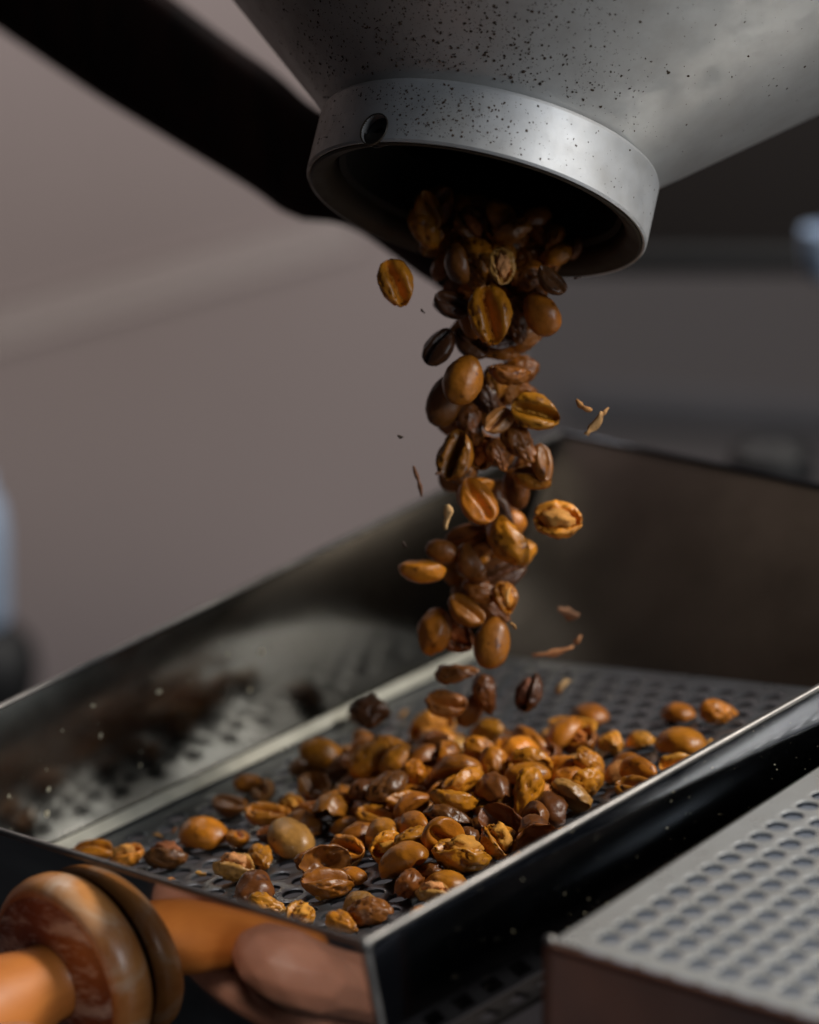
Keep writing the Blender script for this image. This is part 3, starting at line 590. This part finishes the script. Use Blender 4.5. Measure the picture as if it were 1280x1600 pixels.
# coffee specks stuck on the metal
rs = random.Random(9); V = []; Fc = []
def speck(P, n, s):
    t1 = n.orthogonal().normalized(); t2 = n.cross(t1); k0 = len(V); a0 = rs.uniform(0, 6.28); el = rs.uniform(.35, 1)
    q = rs.choice((4, 5, 5, 6))
    for i in range(q):
        a = 6.283*i/q; rr = s*rs.uniform(.55, 1.0); u = math.cos(a)*rr; v = math.sin(a)*rr*el
        V.append(P + t1*(u*math.cos(a0)-v*math.sin(a0)) + t2*(u*math.sin(a0)+v*math.cos(a0)) + n*.00002)
    V.append(P + n*s*rs.uniform(.18, .4))
    for i in range(q): Fc.append((k0+i, k0+(i+1) % q, k0+q))
def spot_size(): return .00012 + .00046*rs.random()**4.0
C0 = Vector((0, 0, 0)); cnt = 0
while cnt < 2300:
    a = rs.uniform(-math.pi, 0)
    dr = .075*rs.random()**.8; P = Vector(((R0-.0014+dr)*math.cos(a), (R0-.0014+dr)*math.sin(a), cz(dr)))
    px = topx(HM @ P)
    if not(360 < px.x < 1290 and -20 < px.y < 330): continue
    dens = math.exp(-((px.x-700)/190)**2) + .16*(px.x < 1010) + .05
    dens *= .45 + .55*min(1, max(0, (noise.noise(Vector((px.x/60, px.y/60, 1)))+.35)*1.6))
    if px.y > 215: dens *= .3
    if rs.random() > dens: continue
    n = Vector((math.cos(a)*math.cos(math.atan(1/TA)), math.sin(a)*math.cos(math.atan(1/TA)), -math.sin(math.atan(1/TA))))
    speck(P, n, spot_size()*1.05); cnt += 1
cnt = 0
while cnt < 950:
    a = rs.uniform(-math.pi, 0); z = rs.uniform(.0016, HC-.0016); P = Vector((R0*math.cos(a), R0*math.sin(a), z)); px = topx(HM @ P)
    if (px-topx(HM @ SM.translation)).length < 36: continue
    dens = math.exp(-((px.x-690)/105)**2) + .06 + .35*math.exp(-((z-(HC-.001))/.0025)**2)*(px.x < 760)
    if rs.random() > dens: continue
    speck(P, Vector((math.cos(a), math.sin(a), 0)), spot_size()*.9); cnt += 1
sp = link('coffee_specks', mesh('coffee_specks', V, Fc, M['dust'], False), hop); tag(sp, 'dark coffee specks sticking to the metal', kind='stuff')
# dark handle arm running behind the mouth to the upper left
HI = HM.inverted()
def arm_pts(px, dnear, th):
    fr = [at(x, y, dnear + (x-0)*-.00020*1.0 + .10) for x, y in px]
    return fr, [p + cdir(.0, -.12, 1).normalized()*th for p in fr]
outline = [(-160, -330), (100, -130), (273, 0), (360, 66), (432, 115), (489, 172), (640, 230), (760, 330), (720, 465), (680, 452), (610, 398), (545, 352), (500, 347), (452, 345), (405, 305), (300, 242), (150, 152), (-60, 10), (-400, -210)]
fr, bk = arm_pts(outline, .93, .028)
bm = bmesh.new(); a_ = [bm.verts.new(HI @ p) for p in fr]; b_ = [bm.verts.new(HI @ p) for p in bk]
bm.faces.new(a_); bm.faces.new(list(reversed(b_)))
for i in range(len(a_)): j = (i+1) % len(a_); bm.faces.new((a_[j], a_[i], b_[i], b_[j]))
bmesh.ops.recalc_face_normals(bm, faces=bm.faces)
ob = bevelled('handle_arm', bm, M['handle_dark'], .0065, 4, hop)
ob['label'] = 'thick dark wooden arm running to the upper left'

# ---------------------------------------------------------------- tray held by hand
TA_ = cw(-0.00479, 0.109141, 0.674135); TU = cdir(0.68711, -0.291157, 0.665663); TV = cdir(-0.704727, -0.044201, 0.7081); TN = cdir(-0.176746, -0.955654, -0.235557)
TM = Matrix((TU, TV, TN)).transposed().to_4x4(); TM.translation = TA_; TI = TM.inverted()
tray = empty('bean_tray', TM); tag(tray, 'metal tray with a perforated floor catching the falling coffee beans', 'tray')
L, W = .2120, .1715
hA, hB, hC, hD = .0241, .0278, .0508, .0395; FB = .0477; TW = .0012
def sheet_holes(name, m, L, W, pitch, hr, parent, z=0, th=.0008, off=(0, 0), hexgrid=True, dip=.00015, edge=.004, square=False, nseg=14, mw=None):
    """one metal sheet with real round holes"""
    V = []; Fc = []; rp = pitch if square else pitch*.866
    ny = int((L-2*edge)/rp); nx = int((W-2*edge)/pitch) - (0 if square else 1)
    x0 = edge + ((L-2*edge)-ny*rp)/2; 
    def cell(cx, cy, x1, x2, y1, y2, open_=True):
        k = len(V); n = nseg
        # outer square ring points matched by angle
        for ring in range(4):
            for i in range(n):
                a = 2*math.pi*(i+.5)/n; c, s = math.cos(a), math.sin(a)
                if ring == 0:
                    hx, hy = (x2-x1)/2, (y2-y1)/2; t = min(hx/abs(c) if abs(c) > 1e-6 else 9, hy/abs(s) if abs(s) > 1e-6 else 9)
                    V.append((( x1+x2)/2+c*t, (y1+y2)/2+s*t, z))
                elif ring == 1: V.append((cx+c*hr*1.12, cy+s*hr*1.12, z))
                elif ring == 2: V.append((cx+c*hr, cy+s*hr, z-dip))
                else: V.append((cx+c*hr, cy+s*hr, z-dip-th))
        for ring in range(3):
            for i in range(n):
                j = (i+1) % n; Fc.append((k+ring*n+i, k+ring*n+j, k+(ring+1)*n+j, k+(ring+1)*n+i))
        # four corner fillers
        cor = [(x2, y2), (x1, y2), (x1, y1), (x2, y1)]
        for (X, Y), q in zip(cor, range(4)):
            a = math.atan2(Y-(y1+y2)/2, X-(x1+x2)/2) % (2*math.pi)
            i = int((a/(2*math.pi))*n-.5) % n; j = (i+1) % n
            V.append((X, Y, z)); Fc.append((k+j, k+i, len(V)-1))
    def plain_(x1, x2, y1, y2):
        if x2-x1 < 1e-5 or y2-y1 < 1e-5: return
        k = len(V); V.extend([(x1, y1, z), (x2, y1, z), (x2, y2, z), (x1, y2, z)]); Fc.append((k, k+1, k+2, k+3))
    plain_(0, x0, 0, W); plain_(x0+ny*rp, L, 0, W)
    for r in range(ny):
        s = 0 if (square or r % 2 == 0) else pitch/2
        ys = edge + ((W-2*edge)-(nx+(0 if square else .5))*pitch)/2 + s
        x1 = x0+r*rp; x2 = x1+rp
        plain_(x1, x2, 0, ys)
        for c in range(nx): cell((x1+x2)/2, ys+(c+.5)*pitch, x1, x2, ys+c*pitch, ys+(c+1)*pitch)
        plain_(x1, x2, ys+nx*pitch, W)
    me = mesh(name, V, Fc, m, False); bm = bmesh.new(); bm.from_mesh(me); bmesh.ops.remove_doubles(bm, verts=bm.verts, dist=2e-6); bm.to_mesh(me); bm.free()
    me.polygons.foreach_set('use_smooth', [True]*len(me.polygons))
    try: me.set_sharp_from_angle(angle=math.radians(50))
    except Exception: pass
    return link(name, me, parent, mw)
fl = sheet_holes('perforated_floor', M['perf'], L, W, .0080, .0026, tray)
def wallpart(name, p, q, hp_, hq, out, m, low=0, lean_p=Vector((0, 0, 0)), lean_q=Vector((0, 0, 0)), th=TW):
    p = Vector(p); q = Vector(q); o = Vector(out)*th; n = Vector((0, 0, 1))
    P = [p-n*low, q-n*low, q-n*low+o, p-n*low+o]
    T = [p+n*hp_+lean_p, q+n*hq+lean_q, q+n*hq+lean_q+o, p+n*hp_+lean_p+o]
    return bevelled(name, hexa(P+T), m, .00035, 2, tray)
e = .0014
lean = Vector((FB, 0, 0))
wallpart('side_wall', (-e, 0, 0), (L, 0, 0), hA, hB, (0, -1, 0), M['darksteel'], .0012, Vector((0, 0, 0)), lean)          # near right wall
wallpart('side_wall', (0, W, 0), (L, W, 0), hD, hC, (0, 1, 0), M['steel'], .0012, Vector((0, 0, 0)), lean)
wallpart('back_wall', (L, 0, 0), (L, W, 0), hB, hC, (.6, 0, -.8), M['backsteel'], .0, lean, lean)
wallpart('end_wall', (0, 0, 0), (0, W+TW, 0), hA-.0002, hD-.0002, (-1, 0, 0), M['mirror'], .018)
def rod(name, pts, r, m, parent, seg=8):
    cu = bpy.data.curves.new(name, 'CURVE'); cu.dimensions = '3D'; s = cu.splines.new('POLY'); s.points.add(len(pts)-1)
    for i, p in enumerate(pts): s.points[i].co = (*p, 1)
    cu.bevel_depth = r; cu.bevel_resolution = 3; cu.use_fill_caps = True
    o = bpy.data.objects.new(name, cu); col.objects.link(o); bpy.context.view_layer.update()
    me = bpy.data.meshes.new_from_object(o.evaluated_get(bpy.context.evaluated_depsgraph_get())); bpy.data.objects.remove(o); bpy.data.curves.remove(cu)
    me.materials.clear(); me.materials.append(m); me.polygons.foreach_set('use_smooth', [True]*len(me.polygons)); me.name = name
    return link(name, me, parent)
top_ = lambda x, y, h: (x, y, h)
rod('rim', [(-.0006, -.0006, hA), (-.0006, W+.0006, hD)], .0009, M['rim'], tray)
rod('rim', [(-.0006, -.0006, hA), (L+FB, -.0006, hB)], .0009, M['rim'], tray)
rod('rim', [(-.0006, W+.0006, hD), (L+FB, W+.0006, hC)], .0008, M['rim'], tray)
rod('rim', [(L+FB, 0, hB), (L+FB, W, hC)], .0008, M['darksteel'], tray)
bm = bmesh.new(); bmesh.ops.create_icosphere(bm, subdivisions=3, radius=.0017); bevelled('corner_bead', bm, M['rim'], 0, 1, tray, Matrix.Translation((-.0006, -.0006, hA-.0002)))
rod('corner_seam', [(-.0006, -.0006, hA-.001), (-.0006, -.0006, -.001)], .0010, M['rim'], tray)
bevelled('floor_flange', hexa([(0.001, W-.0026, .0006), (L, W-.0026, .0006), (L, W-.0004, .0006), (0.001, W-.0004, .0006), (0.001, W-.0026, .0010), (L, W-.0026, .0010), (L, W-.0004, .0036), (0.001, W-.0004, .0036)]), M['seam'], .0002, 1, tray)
# slotted flange under the near right wall
V = []; Fc = []
bm = bmesh.new()
k = 0; x = 0
while x < L:
    for y0, y1, x0_, x1_ in ((-.0012, -.0028, x, x+.009), (-.0075, -.0098, x, x+.009), (-.0028, -.0075, x, x+.0042)):
        b2 = boxbm(x0_, x1_, y1, y0, -.0024, -.0014); me_ = bpy.data.meshes.new('t'); b2.to_mesh(me_); b2.free(); bm.from_mesh(me_); bpy.data.meshes.remove(me_)
    x += .009
bmesh.ops.remove_doubles(bm, verts=bm.verts, dist=1e-6)
bevelled('slotted_flange', bm, M['machine'], 0, 1, tray)
# turned wooden handle, standing square on the end wall
def ray_plane(px, py, p0, n):
    d = (at(px, py, 1)-CAM); return CAM + d*((p0-CAM).dot(n)/d.dot(n))
PL = TA_ - TU*TW
HC0 = TI @ ray_plane(146, 1499, PL, TU)
hm = Matrix(((0, 0, -1), (0, 1, 0), (1, 0, 0))).to_4x4(); hm.translation = HC0   # local z -> -x of the tray (away from the wall)
ferr = lathe('handle_ferrule', [(0, .0001), (.0185, .0001), (.0185, .0010), (0, .0010)], M['black'], tray, hm, n=64)
lathe('handle_collar', [(.017, .0008), (.0198, .0008), (.0212, .0018), (.0221, .0040), (.0223, .0062), (.0219, .0086), (.0209, .0104), (.0198, .0112), (.0190, .0114)], M['wornrim'], tray, hm, n=96)
lathe('handle_face', [(.0190, .0113), (.0178, .0116), (.0130, .0126), (.0090, .0130)], M['worn'], tray, hm, n=96)
lathe('handle_grip', [(.0089, .0128), (.0086, .0136), (.0088, .0155), (.0100, .021), (.0126, .032), (.0138, .046), (.0120, .080), (.0132, .105), (.0128, .125), (.0105, .137), (.006, .142), (0, .1430)], M['wood'], tray, hm, n=64)

# ---------------------------------------------------------------- hand that grips the handle (seen mirrored in the end wall)
HW = TM @ hm                                       # handle frame: z along the grip, y = tray V, x = tray normal
def tube(bm, pts, rad, n=14):
    pts = [Vector(p) for p in pts]
    # resample smooth
    P = []; Rr = []
    for i in range(len(pts)-1):
        ns = max(6, int((pts[i+1]-pts[i]).length/(.16*min(rad[i], rad[i+1]))))
        for k in range(ns):
            t = k/ns; p0 = pts[max(i-1, 0)]; p1 = pts[i]; p2 = pts[i+1]; p3 = pts[min(i+2, len(pts)-1)]
            P.append(.5*((2*p1)+(p2-p0)*t+(2*p0-5*p1+4*p2-p3)*t*t+(3*p1-p0-3*p2+p3)*t*t*t)); Rr.append(rad[i]*(1-t)+rad[i+1]*t)
    P.append(pts[-1]); Rr.append(rad[-1])
    for p, r in zip(P, Rr):
        bmesh.ops.create_icosphere(bm, subdivisions=2, radius=r, matrix=Matrix.Translation(p))
bm = bmesh.new()
def pol(a, r, z): a = math.radians(a); return (math.cos(a)*r, math.sin(a)*r, z)    # 0 = tray normal (up), -90 = towards the lens
Z0 = .068
for k, (dz, ln) in enumerate(((0, 1), (.0185, 1.05), (.037, 1), (.054, .9))):
    z = Z0+dz
    tube(bm, [pol(-150, .040, z+.004), pol(-172, .036*ln, z+.001), pol(150, .0290*ln, z), pol(98, .0255, z-.002), pol(50, .0235, z-.002), pol(8, .0225, z)], [.0125, .0115, .0102, .0095, .0088, .0078])
tube(bm, [pol(-155, .034, Z0+.006), pol(-158, .037, Z0+.03), pol(-160, .038, Z0+.055)], [.016, .0185, .018])
tube(bm, [pol(-130, .038, Z0+.058), pol(-124, .0350, Z0+.034), pol(-112, .0335, Z0+.008), pol(-104, .0325, Z0-.008), pol(-102, .0310, Z0-.018)], [.026, .0240, .0210, .0205, .0165])
wr = Vector(pol(-145, .050, Z0+.095)); el = wr + Vector((-.02, .03, .24))
tube(bm, [pol(-148, .040, Z0+.050), wr, wr.lerp(el, .4), el], [.020, .024, .032, .040])
me = bpy.data.meshes.new('hand'); bm.to_mesh(me); bm.free(); me.materials.append(M['skin'])
hand = link('person', me, None, HW)
r_ = hand.modifiers.new('r', 'REMESH'); r_.mode = 'VOXEL'; r_.voxel_size = .0011; r_.use_smooth_shade = True
s_ = hand.modifiers.new('s', 'SMOOTH'); s_.factor = .5; s_.iterations = 9
bpy.context.view_layer.update(); nm = bpy.data.meshes.new_from_object(hand.evaluated_get(bpy.context.evaluated_depsgraph_get())); hand.modifiers.clear(); hand.data = nm
tag(hand, 'bare hand gripping the wooden handle of the tray, mirrored in its end wall', 'person')

# pale dust and scratches on the dark wall
V = []; Fc = []; rs = random.Random(4)
for i in range(170):
    x = rs.uniform(.02, L+.03); z = rs.uniform(.001, .025) ; speck(Vector((x, -TW-.0001, z)), Vector((0, -1, 0)), .00008+.00022*rs.random()**3)
for i in range(70):
    x = rs.uniform(.01, .15)*rs.random()**.5; z = rs.uniform(.002, .034); speck(Vector((x, W-.0002, z)), Vector((0, -1, 0)), .00015+.0012*rs.random()**4)
M['pale'] = plain('pale_chaff_dust', (.55, .50, .36), .9)
tag(link('chaff_dust', mesh('chaff_dust', V, Fc, M['pale'], False), tray), 'pale chaff dust stuck on the side walls', kind='stuff')

# ---------------------------------------------------------------- second perforated tray at the lower right
a63 = math.radians(55.0); g = Vector((0, 1, 0))
e1 = Vector((math.cos(a63), math.sin(a63), 0)); e2 = Vector((math.sin(a63), -math.cos(a63), 0))
P2 = at(866, 1470, .660)
M2 = Matrix((e1, e2, Vector((0, 0, 1)))).transposed().to_4x4(); M2.translation = P2
if M2.determinant() < 0: e2 = e2
t2 = empty('perforated_drip_tray', M2); tag(t2, 'grey metal box tray with a perforated top at the lower right', 'tray')
sh = sheet_holes('perforated_top', M['perf2'], .26, .20, .0068, .0025, t2, z=0, square=True, dip=.0002, edge=.0042, nseg=18, th=.0003)
M['inner'] = plain('hole_backing_grey', (.22, .25, .31), .6, .3)
M['satin'] = metal('satin_panel', (.32, .305, .31), .42, .06, 40, None, .02, .6)
bevelled('hole_backing', boxbm(.001, .259, .001, .199, -.0050, -.0035), M['inner'], 0, 1, t2)  # added sheet; the bluish lit look of the holes is its colour
M['edge_brown'] = plain('reflection_edge', (.17, .075, .05), .5, .4)  # orange-brown reflection along the box edges, painted as the rods' colour
bevelled('front_panel', boxbm(-.0012, 0, 0, .2, -.10, -.0004), M['satin'], .0003, 2, t2)
bevelled('side_panel', boxbm(0, .26, -.0012, 0, -.10, -.0004), M['steel'], .0003, 2, t2)
rod('edge_reflection', [(-.0008, -.0008, -.0012), (-.0008, -.0008, -.10)], .0010, M['edge_brown'], t2)
rod('edge_reflection', [(-.0008, -.0008, -.0012), (-.0008, .2, -.0012)], .0009, M['edge_brown'], t2)
bm = bmesh.new(); bmesh.ops.create_icosphere(bm, subdivisions=3, radius=.0011); bevelled('corner_bead', bm, M['rim'], 0, 1, t2, Matrix.Translation((-.0006, -.0006, .0002)))

# ---------------------------------------------------------------- beans
TONE = {'o': (.48, .168, .008), 'b': (.30, .100, .007), 'd': (.145, .047, .007), 'r': (.24, .078, .011), 'l': (.38, .175, .040),
        'p': (.47, .22, .055), 'a': (.54, .200, .012), 'y': (.70, .29, .028), 'k': (.080, .028, .009)}  # the nearly black tone holds the hopper's shade on the upper stream
TW_ = {'o': 'orange-brown', 'b': 'brown', 'd': 'dark brown', 'r': 'reddish brown', 'l': 'light brown', 'p': 'pale tan', 'a': 'amber', 'y': 'yellow-orange', 'k': 'nearly black'}
KW = {'whole': 'smooth bean', 'split': 'bean with an open crease', 'cracked': 'cracked open bean', 'shell': 'hollow bean shell', 'wedge': 'wedge-shaped bean', 'nugget': 'lumpy bean fragment'}
BM = []; CM = []
for kd, sd in VARIANTS:
    vs = bean_verts(kd, sd); BM.append(mesh('bean_'+kd, [v*.001 for v in vs], ICO4[1], M['bean']))
    rr = random.Random(sd); off = sd*3.1; V = []; Fc = []
    if kd in ('whole', 'split'):                       # thin papery line in the crease
        r0 = random.Random(sd*7+3); 
        low = sorted(((v.x, v.y, v.z) for v, p in zip(vs, ICO4[0]) if p.z < -.05 and abs(v.y) < 1.9), key=lambda q: q[0])
        xs = [-4.2+8.4*i/16 for i in range(17)]
        for i, x in enumerate(xs):
            cand = [q for q in low if abs(q[0]-x) < .45]
            if not cand: continue
            q = max(cand, key=lambda q: q[2]); z = q[2]-.28; wd = (.26 if kd == 'whole' else .55)*(1-abs(x/4.6)**3)*(1+.5*noise.noise(Vector((x, off, 0))))
            V += [(x, q[1]-wd, z-.05), (x, q[1]+wd, z), (x, q[1], z+.5)]
        n = len(V)//3
        for i in range(n-1):
            for a, b in ((0, 1), (1, 2), (2, 0)): Fc.append((i*3+a, i*3+b, i*3+3+b, i*3+3+a))
        Fc += [(0, 1, 2), (n*3-1, n*3-2, n*3-3)]
    elif kd == 'cracked':                            # pale folded skin showing in the gap
        for p in ICO3[0]:
            d = 1+.45*nz(p, 1.8, off)-.35*math.exp(-(abs(nz(p, 3.1, off+4))/.09)**2)
            V.append((p.x*3.5*d, p.y*1.9*d, p.z*1.9*d-.9))
        Fc = ICO3[1]
    CM.append(mesh('crease_skin', [Vector(v)*.001 for v in V], Fc, M['skinflake']) if V else None)
rb = random.Random(21)
def bean(v, mw, tone, label, group=None):
    o = link('coffee_bean', BM[v], None, mw); c = TONE[tone]; j = rb.uniform(.82, 1.18); h = rb.uniform(.9, 1.1)
    o.color = (c[0]*j, c[1]*j*h, c[2]*j, 1); tag(o, label, 'coffee bean', group)
    if CM[v]:
        s = link('crease_skin' if 'cracked' != VARIANTS[v][0] else 'inner_skin', CM[v], o)
        s.color = (min(.7, c[0]*1.6+.05), min(.31, c[1]*1.45+.02), c[2]*1.8+.012, 1)
    return o
ORD = ['first', 'second', 'third', 'fourth', 'fifth', 'sixth', 'seventh', 'eighth', 'ninth', 'tenth', 'eleventh', 'twelfth', 'thirteenth', 'fourteenth', 'fifteenth', 'sixteenth', 'seventeenth', 'eighteenth', 'nineteenth', 'twentieth']
ORD += ['twenty'+x for x in ORD[:9]]
placed = []
for it in SIM:
    v, s, tone, hnd, x, y, z, qw, qx, qy, qz = it
    from mathutils import Quaternion
    q = Quaternion((qw, qx, qy, qz)); q.normalize()
    mw = TM @ Matrix.Translation((x*1e-4, y*1e-4, z*1e-4+.0003)) @ q.to_matrix().to_4x4() @ Matrix.Scale(s, 4)
    placed.append((v, mw, tone, hnd, topx(mw.translation), z))
placed = [p for p in placed if not ((p[4].x > 980 and p[4].y < 1094) or (p[4].x < 430 and p[4].y < 1212))]
def region(px):
    if px.x < 440: return "at the heap's left tip"
    if px.y > 1335: return 'in the front row'
    if px.x > 880: return 'at the right'
    if px.y > 1255: return "on the heap's front slope"
    if px.y > 1190: return "across the heap's middle"
    return "at the heap's back"
cnts = {}; done = []
for p in sorted(placed, key=lambda p: (region(p[4]), p[4].x)):
    v, mw, tone, hnd, px, z = p; rg = region(px); key = (rg, TW_[tone], KW[VARIANTS[v][0]].replace('bean with an open crease', 'open-creased bean')); cnts.setdefault(key, []).append(p)
for key, ps in cnts.items():
    for i, p in enumerate(ps):
        v, mw, tone, hnd, px, z = p
        lb = '%s %s %s' % (key[1], key[2], key[0])
        if len(ps) > 1: lb += ', %s from left' % ORD[i]
        bean(v, mw, tone, lb, 'coffee beans lying in the tray')
# falling beans: px, py, length px, angle, kind, turn about the long axis (deg), tone, depth offset mm, label
rf = random.Random(77)
FALL = [tuple(a[:7]) + ((a[7]+14,) if a[1] < 400 else (a[7],)) + (a[8],) for a in FALL]
for i in range(78):                                # the dense part of the stream: beans mostly hidden behind the others
    if i < 42: py = rf.uniform(322, 480); px = rf.gauss(795-(py-335)*.16, 56-(py-335)*.17); dz = 22-(py-335)*.08+rf.uniform(-4, 8)
    else: py = rf.uniform(470, 790) if i < 66 else rf.uniform(800, 960); px = rf.gauss(772 if i < 66 else 748, 26); dz = rf.uniform(6, 16)
    zone = 'in the crowd at the mouth' if py < 470 else 'hidden inside the falling stream'
    FALL.append((px, py, rf.uniform(54, 72), rf.uniform(0, 180), rf.choice(('whole', 'split', 'wedge', 'cracked', 'shell')), rf.uniform(0, 360), rf.choice('bbdroo'), dz, zone))
fil = {}
for k, a in enumerate(FALL):
    if a[8].startswith(('in the', 'hidden')): fil.setdefault((a[6], a[4], a[8]), []).append((a[1], k))
for (tn, kd, zn), ks in fil.items():
    for n_, (q, k) in enumerate(sorted(ks)):
        FALL[k] = FALL[k][:8] + ('%s %s %s' % (TW_[tn], KW[kd].replace('bean with an open crease', 'creased bean'), zn) + (', %s from the top' % ORD[n_] if len(ks) > 1 else ''),)
for i, (px, py, ln, ang, kd, turn, tone, dz, lb) in enumerate(FALL):
    d = .793 + (py-400)/FPX*.8*math.tan(PITCH) + dz*.001
    r = random.Random(i*13+5); cand = [k for k, (a, b) in enumerate(VARIANTS) if a == kd]; v = r.choice(cand)
    s = ln*d/FPX/.0096
    if kd == 'whole' and turn < 70 and r.random() < .45: turn = r.uniform(105, 165)
    # local x along the image angle, flat side (-z) turned: 0 = back to the lens, 180 = crease to the lens
    a = math.radians(-ang); X = RIGHT*math.cos(a) - DOWN*math.sin(a); X = (X + FWD*r.uniform(-.25, .25)).normalized()
    Zv = (-FWD - X*(-FWD).dot(X)).normalized(); Yv = Zv.cross(X)
    mw = Matrix((X, Yv, Zv)).transposed().to_4x4() @ Matrix.Rotation(math.radians(turn), 4, 'X'); mw.translation = Vector((0, 0, 0))
    mw = Matrix.Translation(at(px, py, d)) @ mw @ Matrix.Scale(s, 4)
    bean(v, mw, tone, lb, 'coffee beans falling from the hopper')
# chaff flakes in the air and specks
def flake(px, py, ln, ang, wd, colr, d, lb, seed, gp='chaff flakes drifting beside the stream of beans'):
    r = random.Random(seed); V = []; Fc = []; n = 7
    for i in range(n):
        t = i/(n-1); x = (t-.5)*ln; h = wd*(.35+.65*math.sin(math.pi*min(1, t*.9+.08)))*r.uniform(.5, 1.15); y = wd*.22*math.sin(t*4+seed); z = wd*.25*math.cos(t*4+seed)
        V += [(x, y-h/2, z), (x+r.uniform(-.1, .1)*ln/6, y+h/2, z+wd*.2), (x, y+h*.3, z+wd*.35), (x, y-h*.35, z+wd*.18)]
    for i in range(n-1):
        for a in range(4): b = (a+1) % 4; Fc.append((i*4+a, i*4+b, i*4+4+b, i*4+4+a))
    Fc += [(3, 2, 1, 0), (n*4-4, n*4-3, n*4-2, n*4-1)]
    k = d/FPX; me = mesh('chaff_flake', [Vector(v)*k for v in V], Fc, M['skinflake'])
    mw = Matrix.Translation(at(px, py, d)) @ Matrix((RIGHT, -DOWN, -FWD)).transposed().to_4x4() @ Matrix.Rotation(math.radians(-ang), 4, 'Z')
    o = link('chaff_flake', me, None, mw); o.color = (*colr, 1); tag(o, lb, 'chaff flake', gp)
for i, a in enumerate(CHAFF): flake(*a, seed=i+2)

rc = random.Random(31); loose = []
for i in range(34):
    if i < 20: px, py = rc.uniform(240, 780), rc.uniform(1290, 1430)
    else: px, py = rc.uniform(520, 1120), rc.uniform(1110, 1290)
    if py < 1303+.284*px-30 + 0 and False: continue
    P = ray_plane(px, py, TA_+TN*.0012, TN); d = (P-CAM).dot(FWD); q = TI @ P
    if not(.003 < q.x < L-.003 and .003 < q.y < W-.006): continue
    loose.append((px, py, rc.uniform(10, 26), rc.uniform(-50, 50), rc.uniform(5, 11), rc.randrange(3), d, 100+i))
for k, nm_ in enumerate(('amber', 'rust brown', 'pale straw')):
    for n_, a in enumerate(sorted(a for a in loose if a[5] == k)):
        flake(*a[:5], ((.60, .30, .06), (.44, .17, .035), (.68, .42, .15))[k], a[6], '%s chaff flake lying loose among the tray beans, %s such from left' % (nm_, ORD[n_]), a[7], 'chaff flakes lying in the tray')
